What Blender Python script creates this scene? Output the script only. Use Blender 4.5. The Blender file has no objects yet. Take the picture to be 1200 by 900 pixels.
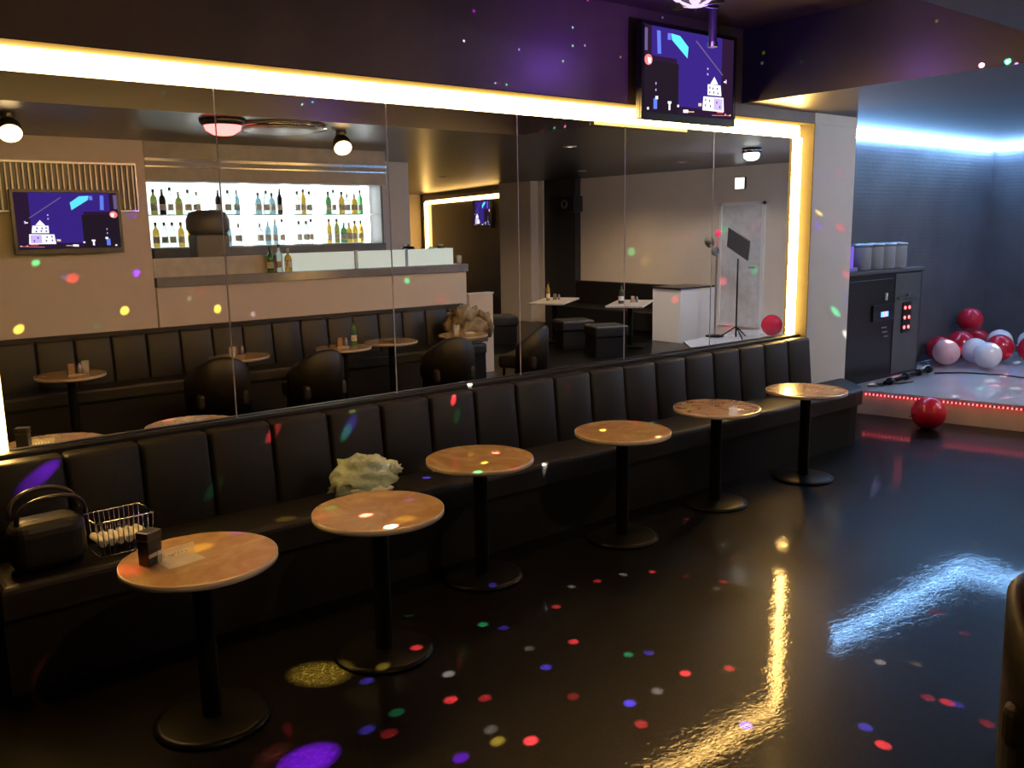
import bpy, bmesh, math, random
from mathutils import Vector, Matrix, noise
random.seed(7)
S = bpy.context.scene
COL = S.collection
PI = math.pi

# ------------------------------------------------------------------ camera
cam_d = bpy.data.cameras.new('camera')
cam_d.sensor_width = 36.0
cam_d.lens = 36.0 * 1031.69 / 1200.0
cam_d.clip_start = 0.05
cam = bpy.data.objects.new('camera', cam_d)
COL.objects.link(cam)
S.camera = cam
YAW, PITCH, ROLL = 0.6761, 0.1754, -0.0168
CAM = Vector((0.0, -4.6262, 1.9586))
fw = Vector((math.sin(YAW) * math.cos(PITCH), math.cos(YAW) * math.cos(PITCH), -math.sin(PITCH)))
r0 = Vector((math.cos(YAW), -math.sin(YAW), 0))
u0 = r0.cross(fw)
rr = r0 * math.cos(ROLL) + u0 * math.sin(ROLL)
uu = -r0 * math.sin(ROLL) + u0 * math.cos(ROLL)
cam.matrix_world = Matrix(((rr.x, uu.x, -fw.x, CAM.x), (rr.y, uu.y, -fw.y, CAM.y), (rr.z, uu.z, -fw.z, CAM.z), (0, 0, 0, 1)))

# ------------------------------------------------------------------ world, exposure
w = bpy.data.worlds.new('world')
S.world = w
w.use_nodes = True
bg = w.node_tree.nodes['Background']
bg.inputs[0].default_value = (0.10, 0.085, 0.075, 1)
bg.inputs[1].default_value = 0.02
S.view_settings.view_transform = 'Standard'
S.view_settings.look = 'None'
S.view_settings.gamma = 1.0
S.view_settings.exposure = 0.0
S.cycles.caustics_reflective = False
S.cycles.caustics_refractive = False
S.cycles.use_denoising = True
S.cycles.max_bounces = 8
S.cycles.glossy_bounces = 5
S.cycles.sample_clamp_indirect = 6.0

WARM = (1.0, 0.57, 0.16)
COOL = (0.25, 0.53, 1.0)


def lamp(name, kind, loc, color, energy, size=0.05, aim=None, spot=None, blend=0.3):
    d = bpy.data.lights.new(name, kind)
    d.color = color
    d.energy = energy
    if kind == 'AREA':
        d.size = size
    else:
        d.shadow_soft_size = size
    if spot:
        d.spot_size = spot
        d.spot_blend = blend
    o = bpy.data.objects.new(name, d)
    o.location = loc
    if aim is not None:
        o.rotation_euler = (Vector(aim) - Vector(loc)).to_track_quat('-Z', 'Y').to_euler()
    COL.objects.link(o)
    return o


# ------------------------------------------------------------------ materials
MATS = {}


def mat(name, color, rough=0.5, metal=0.0, vary=0.12, scale=9.0, bump=0.0, bscale=40.0, trans=0.0, coat=0.0, emit=None, estr=0.0, alpha=None, spec=None, ior=None):
    if name in MATS:
        return MATS[name]
    m = bpy.data.materials.new(name)
    m.use_nodes = True
    nt = m.node_tree
    b = nt.nodes['Principled BSDF']
    tc = nt.nodes.new('ShaderNodeTexCoord')
    nz = nt.nodes.new('ShaderNodeTexNoise')
    nz.inputs['Scale'].default_value = scale
    nz.inputs['Detail'].default_value = 4
    nt.links.new(tc.outputs['Object'], nz.inputs['Vector'])
    rp = nt.nodes.new('ShaderNodeValToRGB')
    rp.color_ramp.elements[0].position = 0.3
    rp.color_ramp.elements[1].position = 0.7
    rp.color_ramp.elements[0].color = [c * (1 - vary) for c in color] + [1]
    rp.color_ramp.elements[1].color = [min(1, c * (1 + vary)) for c in color] + [1]
    nt.links.new(nz.outputs['Fac'], rp.inputs['Fac'])
    nt.links.new(rp.outputs['Color'], b.inputs['Base Color'])
    b.inputs['Roughness'].default_value = rough
    b.inputs['Metallic'].default_value = metal
    b.inputs['Transmission Weight'].default_value = trans
    b.inputs['Coat Weight'].default_value = coat
    if spec is not None:
        b.inputs['Specular IOR Level'].default_value = spec
    if ior:
        b.inputs['IOR'].default_value = ior
    if emit:
        b.inputs['Emission Color'].default_value = list(emit) + [1]
        b.inputs['Emission Strength'].default_value = estr
    if alpha is not None:
        b.inputs['Alpha'].default_value = alpha
    if bump > 0:
        n2 = nt.nodes.new('ShaderNodeTexNoise')
        n2.inputs['Scale'].default_value = bscale
        n2.inputs['Detail'].default_value = 5
        nt.links.new(tc.outputs['Object'], n2.inputs['Vector'])
        bp = nt.nodes.new('ShaderNodeBump')
        bp.inputs['Strength'].default_value = bump
        bp.inputs['Distance'].default_value = 0.02
        nt.links.new(n2.outputs['Fac'], bp.inputs['Height'])
        nt.links.new(bp.outputs['Normal'], b.inputs['Normal'])
    MATS[name] = m
    return m


def emis(name, color, strength):
    if name in MATS:
        return MATS[name]
    m = bpy.data.materials.new(name)
    m.use_nodes = True
    nt = m.node_tree
    nt.nodes.clear()
    out = nt.nodes.new('ShaderNodeOutputMaterial')
    e = nt.nodes.new('ShaderNodeEmission')
    e.inputs[0].default_value = list(color) + [1]
    e.inputs[1].default_value = strength
    nt.links.new(e.outputs[0], out.inputs[0])
    MATS[name] = m
    return m


def floor_mat():
    m = mat('floor_gloss', (0.0042, 0.0034, 0.0030), rough=0.11, vary=0.6, scale=3.0)
    nt = m.node_tree
    b = nt.nodes['Principled BSDF']
    tc = [n for n in nt.nodes if n.type == 'TEX_COORD'][0]
    mp = nt.nodes.new('ShaderNodeMapping')
    mp.inputs['Rotation'].default_value = (0, 0, 0.5)
    mp.inputs['Scale'].default_value = (1.0, 1.8, 1)
    nt.links.new(tc.outputs['Object'], mp.inputs['Vector'])
    n1 = nt.nodes.new('ShaderNodeTexNoise')
    n1.inputs['Scale'].default_value = 3.2
    n1.inputs['Detail'].default_value = 5
    n1.inputs['Distortion'].default_value = 0.5
    nt.links.new(mp.outputs[0], n1.inputs['Vector'])
    bp = nt.nodes.new('ShaderNodeBump')
    bp.inputs['Strength'].default_value = 0.035
    bp.inputs['Distance'].default_value = 0.03
    nt.links.new(n1.outputs['Fac'], bp.inputs['Height'])
    n2 = nt.nodes.new('ShaderNodeTexNoise')
    n2.inputs['Scale'].default_value = 26.0
    n2.inputs['Detail'].default_value = 6
    n2.inputs['Distortion'].default_value = 1.2
    nt.links.new(mp.outputs[0], n2.inputs['Vector'])
    bp2 = nt.nodes.new('ShaderNodeBump')
    bp2.inputs['Strength'].default_value = 0.05
    bp2.inputs['Distance'].default_value = 0.006
    nt.links.new(n2.outputs['Fac'], bp2.inputs['Height'])
    nt.links.new(bp.outputs['Normal'], bp2.inputs['Normal'])
    nt.links.new(bp2.outputs['Normal'], b.inputs['Normal'])
    nt.links.new(bp2.outputs['Normal'], b.inputs['Coat Normal'])
    b.inputs['Specular IOR Level'].default_value = 0.06
    b.inputs['Roughness'].default_value = 0.38
    fl = nt.nodes.new('ShaderNodeTexNoise')  # flecks put into the base colour to mimic sparkle of the light dots
    fl.inputs['Scale'].default_value = 55.0
    fl.inputs['Detail'].default_value = 3
    fl.inputs['Distortion'].default_value = 2.0
    nt.links.new(mp.outputs[0], fl.inputs['Vector'])
    fr_ = nt.nodes.new('ShaderNodeValToRGB')
    fr_.color_ramp.elements[0].position = 0.52
    fr_.color_ramp.elements[0].color = (0.0014, 0.0011, 0.0010, 1)
    fr_.color_ramp.elements[1].position = 0.72
    fr_.color_ramp.elements[1].color = (0.013, 0.011, 0.010, 1)
    nt.links.new(fl.outputs['Fac'], fr_.inputs['Fac'])
    nt.links.new(fr_.outputs['Color'], b.inputs['Base Color'])
    b.inputs['Coat Weight'].default_value = 0.36
    b.inputs['Coat Roughness'].default_value = 0.03
    return m


def wood_mat():
    m = mat('table_laminate', (0.62, 0.40, 0.20), rough=0.22, vary=0.0, scale=3.0, coat=0.3)
    nt = m.node_tree
    b = nt.nodes['Principled BSDF']
    tc = [n for n in nt.nodes if n.type == 'TEX_COORD'][0]
    oi = nt.nodes.new('ShaderNodeObjectInfo')
    ad = nt.nodes.new('ShaderNodeVectorMath')
    ad.operation = 'ADD'
    nt.links.new(tc.outputs['Object'], ad.inputs[0])
    mu = nt.nodes.new('ShaderNodeVectorMath')
    mu.operation = 'SCALE'
    mu.inputs['Scale'].default_value = 1.0
    nt.links.new(oi.outputs['Location'], mu.inputs[0])
    nt.links.new(mu.outputs[0], ad.inputs[1])
    n1 = nt.nodes.new('ShaderNodeTexNoise')
    n1.inputs['Scale'].default_value = 4.2
    n1.inputs['Detail'].default_value = 7
    n1.inputs['Roughness'].default_value = 0.62
    n1.inputs['Distortion'].default_value = 1.6
    nt.links.new(ad.outputs[0], n1.inputs['Vector'])
    rp = nt.nodes.new('ShaderNodeValToRGB')
    els = rp.color_ramp.elements
    els[0].position = 0.24
    els[0].color = (0.29, 0.165, 0.068, 1)
    els[1].position = 0.72
    els[1].color = (0.46, 0.32, 0.16, 1)
    e = els.new(0.42)
    e.color = (0.31, 0.18, 0.075, 1)
    e = els.new(0.56)
    e.color = (0.36, 0.23, 0.10, 1)
    nt.links.new(n1.outputs['Fac'], rp.inputs['Fac'])
    nt.links.new(rp.outputs['Color'], b.inputs['Base Color'])
    return m


def perforated_mat():
    m = mat('perforated_panel', (0.085, 0.085, 0.10), rough=0.5, vary=0.2, scale=2.0)
    nt = m.node_tree
    b = nt.nodes['Principled BSDF']
    tc = [n for n in nt.nodes if n.type == 'TEX_COORD'][0]
    v = nt.nodes.new('ShaderNodeTexVoronoi')
    v.inputs['Scale'].default_value = 24
    v.inputs['Randomness'].default_value = 0.0
    nt.links.new(tc.outputs['Object'], v.inputs['Vector'])
    bp = nt.nodes.new('ShaderNodeBump')
    bp.inputs['Strength'].default_value = 0.14
    bp.inputs['Distance'].default_value = 0.02
    nt.links.new(v.outputs['Distance'], bp.inputs['Height'])
    nt.links.new(bp.outputs['Normal'], b.inputs['Normal'])
    return m


M_FLOOR = floor_mat()
M_WOOD = wood_mat()
M_PERF = perforated_mat()
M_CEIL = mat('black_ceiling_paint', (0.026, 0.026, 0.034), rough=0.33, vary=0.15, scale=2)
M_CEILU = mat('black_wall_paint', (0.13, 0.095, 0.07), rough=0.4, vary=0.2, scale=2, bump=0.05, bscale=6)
M_WHITE = mat('off_white_wall', (0.76, 0.70, 0.62), rough=0.7, vary=0.03, scale=2)
M_GREYW = mat('pale_grey_wall', (0.72, 0.70, 0.66), rough=0.65, vary=0.03, scale=2)
M_BEIGE = mat('beige_wall', (0.60, 0.52, 0.43), rough=0.7, vary=0.04, scale=2)
M_BLACKW = mat('black_wall', (0.022, 0.02, 0.02), rough=0.5)
M_REVEAL = mat('bronze_reveal', (0.042, 0.040, 0.028), rough=1.0, spec=0.0, vary=0.06)
M_LEATHER = mat('black_leather', (0.008, 0.0064, 0.005), rough=0.5, spec=0.35, vary=0.2, scale=6, bump=0.10, bscale=18)
M_LEATHER2 = mat('black_vinyl_seat', (0.0085, 0.007, 0.006), rough=0.5, spec=0.35, vary=0.25, scale=6, bump=0.1, bscale=15)
M_PLINTH = mat('black_plinth', (0.006, 0.005, 0.0045), rough=0.6, spec=0.2)
M_BMETAL = mat('black_metal', (0.0035, 0.0032, 0.003), rough=0.35, spec=0.10)
M_BPLAST = mat('black_plastic', (0.009, 0.009, 0.010), rough=0.35)
M_DGREY = mat('dark_grey_plastic', (0.07, 0.07, 0.075), rough=0.5)
M_EDGE = mat('table_edge_band', (0.42, 0.36, 0.30), rough=0.35)
M_CHROME = mat('chrome', (0.75, 0.75, 0.75), rough=0.15, metal=1.0, vary=0.03)
M_STEEL = mat('brushed_steel', (0.42, 0.42, 0.44), rough=0.32, metal=1.0, vary=0.08)
M_STAGETOP = mat('stage_gloss_floor', (0.50, 0.50, 0.55), rough=0.10, vary=0.06, scale=1.5, coat=0.4)
M_STAGEF = mat('stage_front_cream', (0.62, 0.55, 0.45), rough=0.6, vary=0.05)
M_GLASS = mat('clear_glass', (0.9, 0.93, 0.92), rough=0.03, vary=0.01, alpha=0.22)
M_FROST = mat('frosted_acrylic', (0.78, 0.88, 0.84), rough=0.4, vary=0.04, emit=(0.75, 0.95, 0.88), estr=0.45)
M_COUNTER = mat('dark_counter', (0.13, 0.14, 0.19), rough=0.2)
M_PAPER = mat('white_paper', (0.75, 0.70, 0.62), rough=0.8, vary=0.1, scale=30)
M_SPLASH = mat('grey_counter_panel', (0.40, 0.39, 0.36), rough=0.5)
M_WARMLED = emis('warm_led', WARM, 76.0)
M_WARMLED2 = emis('warm_led_far', WARM, 14.0)
M_COOLLED = emis('cool_led', COOL, 62.0)
M_REDLED = emis('red_led', (1.0, 0.06, 0.07), 9.0)
m = bpy.data.materials.new('mirror_glass')
m.use_nodes = True
b_ = m.node_tree.nodes['Principled BSDF']
b_.inputs['Metallic'].default_value = 1.0
b_.inputs['Roughness'].default_value = 0.0
b_.inputs['Base Color'].default_value = (0.86, 0.86, 0.85, 1)
M_MIRROR = m


# ------------------------------------------------------------------ mesh helpers
class MB:
    def __init__(self):
        self.bm = bmesh.new()

    def box(self, x0, x1, y0, y1, z0, z1, bevel=0.0, seg=2, mi=0, mtx=None):
        t = bmesh.new()
        bmesh.ops.create_cube(t, size=1.0)
        for v in t.verts:
            v.co = Vector(((x0 + x1) / 2 + v.co.x * (x1 - x0), (y0 + y1) / 2 + v.co.y * (y1 - y0), (z0 + z1) / 2 + v.co.z * (z1 - z0)))
        if bevel > 0:
            bmesh.ops.bevel(t, geom=t.edges[:], offset=bevel, segments=seg, profile=0.5, affect='EDGES', clamp_overlap=True)
        self._add(t, mi, mtx)
        return self

    def _add(self, t, mi=0, mtx=None):
        if mtx is not None:
            bmesh.ops.transform(t, matrix=mtx, verts=t.verts)
        off = {}
        for v in t.verts:
            off[v] = self.bm.verts.new(v.co)
        for f in t.faces:
            try:
                nf = self.bm.faces.new([off[v] for v in f.verts])
                nf.material_index = mi
                nf.smooth = f.smooth
            except ValueError:
                pass
        t.free()

    def lathe(self, prof, x=0, y=0, z=0, n=32, mi=0, mtx=None, smooth=True):
        t = bmesh.new()
        rings = []
        for (r, h) in prof:
            if r < 1e-6:
                rings.append([t.verts.new((x, y, z + h))])
            else:
                rings.append([t.verts.new((x + r * math.cos(2 * PI * k / n), y + r * math.sin(2 * PI * k / n), z + h)) for k in range(n)])
        for a, b in zip(rings, rings[1:]):
            for k in range(n):
                k2 = (k + 1) % n
                if len(a) == 1 and len(b) == 1:
                    continue
                if len(a) == 1:
                    f = t.faces.new((a[0], b[k], b[k2]))
                elif len(b) == 1:
                    f = t.faces.new((a[k], b[0], a[k2]))
                else:
                    f = t.faces.new((a[k], b[k], b[k2], a[k2]))
                f.smooth = smooth
        bmesh.ops.recalc_face_normals(t, faces=t.faces)
        self._add(t, mi, mtx)
        return self

    def cyl(self, r, x, y, z0, z1, n=24, mi=0, mtx=None):
        return self.lathe([(0, z0), (r, z0), (r, z1), (0, z1)], x, y, 0, n, mi, mtx, smooth=False)

    def tube(self, pts, r, n=8, mi=0):
        pts = [Vector(p) for p in pts]
        t = bmesh.new()
        rings = []
        prev = None
        for i, p in enumerate(pts):
            d = (pts[min(i + 1, len(pts) - 1)] - pts[max(i - 1, 0)]).normalized()
            a = prev if prev is not None else (Vector((0, 0, 1)) if abs(d.z) < 0.9 else Vector((1, 0, 0)))
            s = d.cross(a)
            s.normalize()
            q = s.cross(d)
            prev = q
            rad = r[i] if isinstance(r, (list, tuple)) else r
            rings.append([t.verts.new(p + (s * math.cos(2 * PI * k / n) + q * math.sin(2 * PI * k / n)) * rad) for k in range(n)])
        for a, b in zip(rings, rings[1:]):
            for k in range(n):
                f = t.faces.new((a[k], a[(k + 1) % n], b[(k + 1) % n], b[k]))
                f.smooth = True
        t.faces.new(rings[0])
        t.faces.new(rings[-1][::-1])
        bmesh.ops.recalc_face_normals(t, faces=t.faces)
        self._add(t, mi)
        return self

    def prism(self, poly, z0, z1, mi=0, bevel=0.0):
        t = bmesh.new()
        lo = [t.verts.new((x, y, z0)) for x, y in poly]
        hi = [t.verts.new((x, y, z1)) for x, y in poly]
        n = len(poly)
        t.faces.new(lo[::-1])
        top = t.faces.new(hi)
        for k in range(n):
            t.faces.new((lo[k], lo[(k + 1) % n], hi[(k + 1) % n], hi[k]))
        bmesh.ops.recalc_face_normals(t, faces=t.faces)
        if bevel > 0:
            es = [e for e in t.edges if all(v in hi for v in e.verts)]
            bmesh.ops.bevel(t, geom=es, offset=bevel, segments=3, profile=0.5, affect='EDGES')
        self._add(t, mi)
        return self

    def blob(self, rx, ry, rz, x=0, y=0, z=0, sub=3, amp=0.0, freq=3.0, seed=0.0, mi=0, squash=None):
        t = bmesh.new()
        bmesh.ops.create_icosphere(t, subdivisions=sub, radius=1.0)
        for v in t.verts:
            n = v.co.normalized()
            k = 1.0
            if amp > 0:
                q = n * freq + Vector((seed, seed * 1.7, -seed))
                k += amp * (noise.noise(q) + 0.6 * noise.noise(q * 2.3) + 0.35 * abs(noise.noise(q * 4.9)))
            c = Vector((n.x * rx * k, n.y * ry * k, n.z * rz * k))
            if squash is not None and c.z < -squash:
                c.z = -squash
            v.co = c + Vector((x, y, z))
        for f in t.faces:
            f.smooth = True
        self._add(t, mi)
        return self

    def poly(self, pts, mi=0):
        f = self.bm.faces.new([self.bm.verts.new(p) for p in pts])
        f.material_index = mi
        return self

    def mesh(self, name, mats):
        me = bpy.data.meshes.new(name)
        self.bm.to_mesh(me)
        self.bm.free()
        for q in (mats if isinstance(mats, (list, tuple)) else [mats]):
            me.materials.append(q)
        return me

    def build(self, name, mats, parent=None, loc=(0, 0, 0), rz=0.0):
        o = bpy.data.objects.new(name, self.mesh(name, mats))
        o.location = loc
        o.rotation_euler = (0, 0, rz)
        if parent is not None:
            o.parent = parent
        COL.objects.link(o)
        return o


def tag(o, label=None, cat=None, group=None, kind=None):
    if label:
        o['label'] = label
    if cat:
        o['category'] = cat
    if group:
        o['group'] = group
    if kind:
        o['kind'] = kind
    return o


def thing(name, label, cat, loc=(0, 0, 0), rz=0.0, group=None):
    o = bpy.data.objects.new(name, None)
    o.empty_display_size = 0.1
    o.location = loc
    o.rotation_euler = (0, 0, rz)
    COL.objects.link(o)
    return tag(o, label, cat, group)


def struct(name, mb, mats, parent=None):
    o = mb.build(name, mats, parent)
    if parent is None:
        o['kind'] = 'structure'
    return o


def copy_tree(o, parent=None, name=None):
    c = o.copy()
    COL.objects.link(c)
    if parent is not None:
        c.parent = parent
    for ch in list(o.children):
        copy_tree(ch, c)
    return c


def put(proto, first, loc, rz, label, group=None):
    o = proto if first else copy_tree(proto)
    o.location = loc
    o.rotation_euler = (0, 0, rz)
    o['label'] = label
    if group:
        o['group'] = group
    return o


# ------------------------------------------------------------------ the shell
XT = 6.0                     # end of the raised ceiling
ZC, ZH = 2.90, 3.46          # lower ceiling, raised ceiling over the dance floor
XE = 12.3                    # end wall
struct('floor', MB().box(-1.6, 17, -17, 1.0, -0.1, 0.0), M_FLOOR)
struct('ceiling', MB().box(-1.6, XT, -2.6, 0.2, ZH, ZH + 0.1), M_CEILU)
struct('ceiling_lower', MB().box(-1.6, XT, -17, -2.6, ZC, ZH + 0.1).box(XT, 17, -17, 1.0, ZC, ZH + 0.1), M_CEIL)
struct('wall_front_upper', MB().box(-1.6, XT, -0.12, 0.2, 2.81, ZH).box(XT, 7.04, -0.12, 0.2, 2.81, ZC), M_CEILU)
struct('wall_front_side', MB().box(-1.6, 0.49, -0.12, 0.2, 0, 2.81), M_BLACKW)
struct('wall_front', MB().box(0.49, 7.04, 0.03, 0.2, 0, 2.81), M_WHITE)
struct('pillar', MB().box(7.04, 7.72, -0.12, 0.62, 0, 2.81, 0.006).box(7.04, 7.72, -0.12, 0.62, 2.81, ZC), [M_GREYW])
struct('trim_1', MB().box(7.04, 7.05, -0.119, 0.0, 0.9, 2.81), M_REVEAL)
struct('wall_stage', MB().box(7.72, XE, 0.6, 0.75, 0, ZC), M_PERF)
struct('wall_left', MB().box(-1.7, -1.6, -17, 1.0, 0, ZH), M_BLACKW)
struct('wall_end_dark', MB().box(XE, XE + 0.15, -2.9, 0.75, 0, ZC), M_PERF)
struct('wall_end', MB().box(XE, XE + 0.15, -8.43, -2.9, 0, ZC), M_BEIGE)
struct('wall_end_black', MB().box(XE - 0.15, XE + 0.15, -9.36, -8.43, 0, ZC), M_BLACKW)
struct('wall_end_column', MB().box(11.9, 12.5, -10.55, -9.5, 0, ZC, 0.01).box(12.1, 12.5, -9.5, -9.36, 0, ZC), M_BEIGE)
# the reveal around the mirror (soffit and sides)
struct('trim_2', MB().box(0.50, 7.03, -0.12, 0.03, 2.805, 2.81).box(0.495, 0.50, -0.12, 0.03, 0.9, 2.81).box(7.035, 7.04, -0.12, 0.03, 0.9, 2.81), M_REVEAL)

# ------------------------------------------------------------------ mirror and its light frame
mir = thing('wall_mirror', 'large wall mirror of tall glass panels above the black banquette', 'mirror', (0.66, 0, 0.85))
xs = [0.668, 1.776, 2.798, 3.79, 4.805, 5.82, 6.90]
for a, b in zip(xs, xs[1:]):
    MB().box(a + 0.004 - 0.66, b - 0.004 - 0.66, 0.0, 0.012, 0.0, 1.84).build('mirror_panel', M_MIRROR, mir)
for a in xs[1:-1]:
    MB().box(a - 0.0038 - 0.66, a + 0.0038 - 0.66, -0.001, 0.012, 0.0, 1.84).build('joint_strip', mat('pale_joint', (.5, .47, .42), .4), mir)
fr = thing('light_frame', 'glowing warm white light strip framing the wall mirror', 'light strip', (0.66, 0, 0.85))
MB().box(0.0, 6.33, -0.004, 0.02, 1.845, 1.94).build('top_light_bar', M_WARMLED, fr)
MB().box(-0.075, 0.0, -0.004, 0.02, 0.12, 1.845).build('side_light_bar', M_WARMLED, fr)
MB().box(6.265, 6.37, -0.004, 0.02, 0.12, 1.845).build('side_light_bar', M_WARMLED, fr)

# ------------------------------------------------------------------ banquettes
def cushion(w_, h, d, lean=0.05):
    mb = MB()
    nx, nz = 6, 6
    t = bmesh.new()
    bmesh.ops.create_cube(t, size=1.0)
    for v in t.verts:
        v.co = Vector((v.co.x * (w_ - 0.002), v.co.y * d, (v.co.z + 0.5) * h))
    bmesh.ops.bevel(t, geom=t.edges[:], offset=0.024, segments=3, profile=0.5, affect='EDGES')
    for v in t.verts:
        if v.co.y < 0:
            u = v.co.x / (w_ / 2)
            v.co.y -= 0.018 * (1 - u * u)
        v.co.y += -lean * (1 - v.co.z / h)
    for f in t.faces:
        f.smooth = True
    mb._add(t)
    return mb.mesh('back_cushion', M_LEATHER)


CUSH = cushion(0.3424, 0.485, 0.10)
ban = thing('banquette_sofa', 'long black leather banquette with channelled back under the mirror', 'sofa', (0.5, 0, 0))
for k in range(19):
    c = bpy.data.objects.new('back_cushion', CUSH)
    c.parent = ban
    c.location = (0.03 + 0.3424 * (k + 0.5), -0.112, 0.458)
    COL.objects.link(c)
MB().box(0.0, 6.54, -0.058, -0.006, 0.02, 0.965, 0.012).build('backboard', M_LEATHER, ban)
seat_poly = [(0.0, -0.09), (0.0, -0.56), (6.62, -0.59), (6.76, -0.57), (6.90, -0.48), (7.14, -0.16), (7.10, -0.125), (6.56, -0.125), (6.5, -0.09)]
MB().prism(seat_poly, 0.36, 0.50, bevel=0.03).build('seat', M_LEATHER2, ban)
base_poly = [(0.0, -0.02), (0.0, -0.52), (6.60, -0.55), (6.74, -0.53), (6.88, -0.46), (7.10, -0.15), (6.5, -0.125)]
MB().prism(base_poly, 0.0, 0.36).build('base', M_PLINTH, ban)

# the facing banquette in front of the bar
b2 = thing('banquette_sofa', 'long black leather banquette along the white bar front, seen in the mirror', 'sofa', (1.0, -4.94, 0), PI)
for k in range(17):
    c = bpy.data.objects.new('back_cushion', CUSH)
    c.parent = b2
    c.location = (-0.3424 * (k + 0.5), -0.125, 0.47)
    COL.objects.link(c)
MB().box(-5.83, 0, -0.055, -0.005, 0.0, 0.985, 0.01).build('backboard', M_LEATHER, b2)
MB().box(-5.83, 0, -0.56, -0.06, 0.36, 0.5, 0.03).build('seat', M_LEATHER2, b2)
MB().box(-5.83, 0, -0.52, -0.06, 0.0, 0.36).build('base', M_PLINTH, b2)

# ------------------------------------------------------------------ round tables
def make_table():
    t = thing('round_table', 'x', 'table')
    MB().lathe([(0, 0), (0.225, 0), (0.23, 0.004), (0.23, 0.014), (0.20, 0.022), (0.05, 0.03), (0, 0.03)], n=48).build('base_plate', M_BMETAL, t)
    MB().cyl(0.04, 0, 0, 0.03, 0.655, 24).build('column', M_BMETAL, t)
    MB().lathe([(0, 0.655), (0.16, 0.655), (0.16, 0.672), (0, 0.672)], n=32, smooth=False).build('mounting_plate', M_BMETAL, t)
    top = MB().lathe([(0, 0.674), (0.297, 0.674), (0.297, 0.699), (0.293, 0.70), (0, 0.70)], n=72, smooth=False).build('tabletop', M_WOOD, t)
    MB().lathe([(0.2972, 0.675), (0.30, 0.676), (0.30, 0.698), (0.2972, 0.699)], n=72).build('edge_band', M_EDGE, top)
    return t


tb = make_table()
TABLES = [
    (1.100, -1.264, 'nearest round table, with a black menu holder and clear card stand on it'),
    (1.939, -1.216, 'round wooden table in front of the crumpled plastic bag'),
    (2.838, -0.79, 'bare round wooden table third from the near end of the banquette'),
    (3.897, -0.867, 'round wooden table in shade with green light spots, fourth from the near end'),
    (4.897, -0.81, 'round wooden table second from the far end, below the small television'),
    (5.913, -0.862, 'farthest round wooden table, beside the pale pillar at the banquette end'),
]
for i, (x, y, lab) in enumerate(TABLES):
    put(tb, i == 0, (x, y, 0), 0.7 * i, lab, 'round tables along the mirror banquette')
OPP = [
    (1.84, -4.15, 'round table nearest the television wall, seen in the mirror at far left'),
    (3.45, -4.165, 'round table half hidden behind black chairs, seen in the mirror'),
    (4.575, -4.02, 'round table with a bottle and a box, seen in the mirror below the bar'),
    (5.23, -4.10, 'round table right of the bottle table, with a flat tray, seen in the mirror'),
    (6.19, -4.02, 'round table beside the camouflage coat, seen in the mirror'),
]
for x, y, lab in OPP:
    put(tb, False, (x, y, 0.0), x, lab, 'round tables along the bar banquette')

# ------------------------------------------------------------------ light spots and lamps
DOME = Vector((4.047, -1.259, 3.10))
SPOTS = []


def dot(P, col, r, L, albedo=0.5, soft=0.85, src=None):
    P = Vector(P)
    src = DOME if src is None else src
    d = (P - src).length
    e = L * 4 * PI * PI * d * d / albedo
    SPOTS.append(lamp('disco_spot', 'SPOT', src, col, e, 0.0, P, 2 * math.atan(r / d), soft))


def pix(x, y):
    d = fw * 1031.69 + rr * (x - 600) - uu * (y - 450)
    return d.normalized()


RED, GRN, BLU, PUR, YEL, WHT, PNK = (1, .05, .06), (.05, 1, .35), (.12, .08, 1), (.22, .01, 1), (1, .72, .08), (1, .95, .85), (1, .25, .35)


def onz(x, y, z):
    d = pix(x, y)
    return CAM + d * ((z - CAM.z) / d.z)


def ony(x, y, Y):
    d = pix(x, y)
    return CAM + d * ((Y - CAM.y) / d.y)


def onx(x, y, X):
    d = pix(x, y)
    return CAM + d * ((X - CAM.x) / d.x)


def flip(p):
    return Vector((p.x, -p.y, p.z))


for x, y, c, r, L in [(232, 642, YEL, .055, .9), (280, 624, PUR, .035, 1.0), (480, 586, PUR, .03, .9), (475, 608, YEL, .05, .7), (388, 595, GRN, .02, .9),
                      (378, 605, RED, .025, .8), (553, 521, PUR, .025, .7), (552, 532, YEL, .03, .5), (605, 548, RED, .03, .8), (744, 494, RED, .035, .8), (766, 496, GRN, .03, .7), (753, 511, GRN, .03, .9),
                      (808, 479, GRN, .025, .9), (812, 484, PUR, .025, .9), (868, 480, WHT, .03, 1.5), (921, 455, WHT, .05, .7), (977, 459, WHT, .03, .6)]:
    dot(onz(x, y, 0.70), c, r, L * 1.5, .5)
dot(onz(150, 668, .70), RED, .06, 1.0, .4, src=Vector((1.42, -3.35, 2.66)))
for x, y, c, r, L in [(65, 545, PUR, .042, .9), (333, 495, RED, .03, .7), (418, 490, BLU, .04, .3), (413, 498, GRN, .03, .3), (253, 570, GRN, .035, .06), (540, 480, GRN, .03, .10), (668, 447, RED, .03, .10), (765, 478, RED, .03, .15)]:
    dot(ony(x, y, -0.2), c, r, L, .03)
dot(onz(375, 790, 0), YEL, .13, .16, .0030, src=Vector((2.95, -2.9, 2.74)))
dot(onz(335, 608, .5), YEL, .05, .12, .022)
dot(onz(905, 470, .5), YEL, .09, .10, .022)
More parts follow.
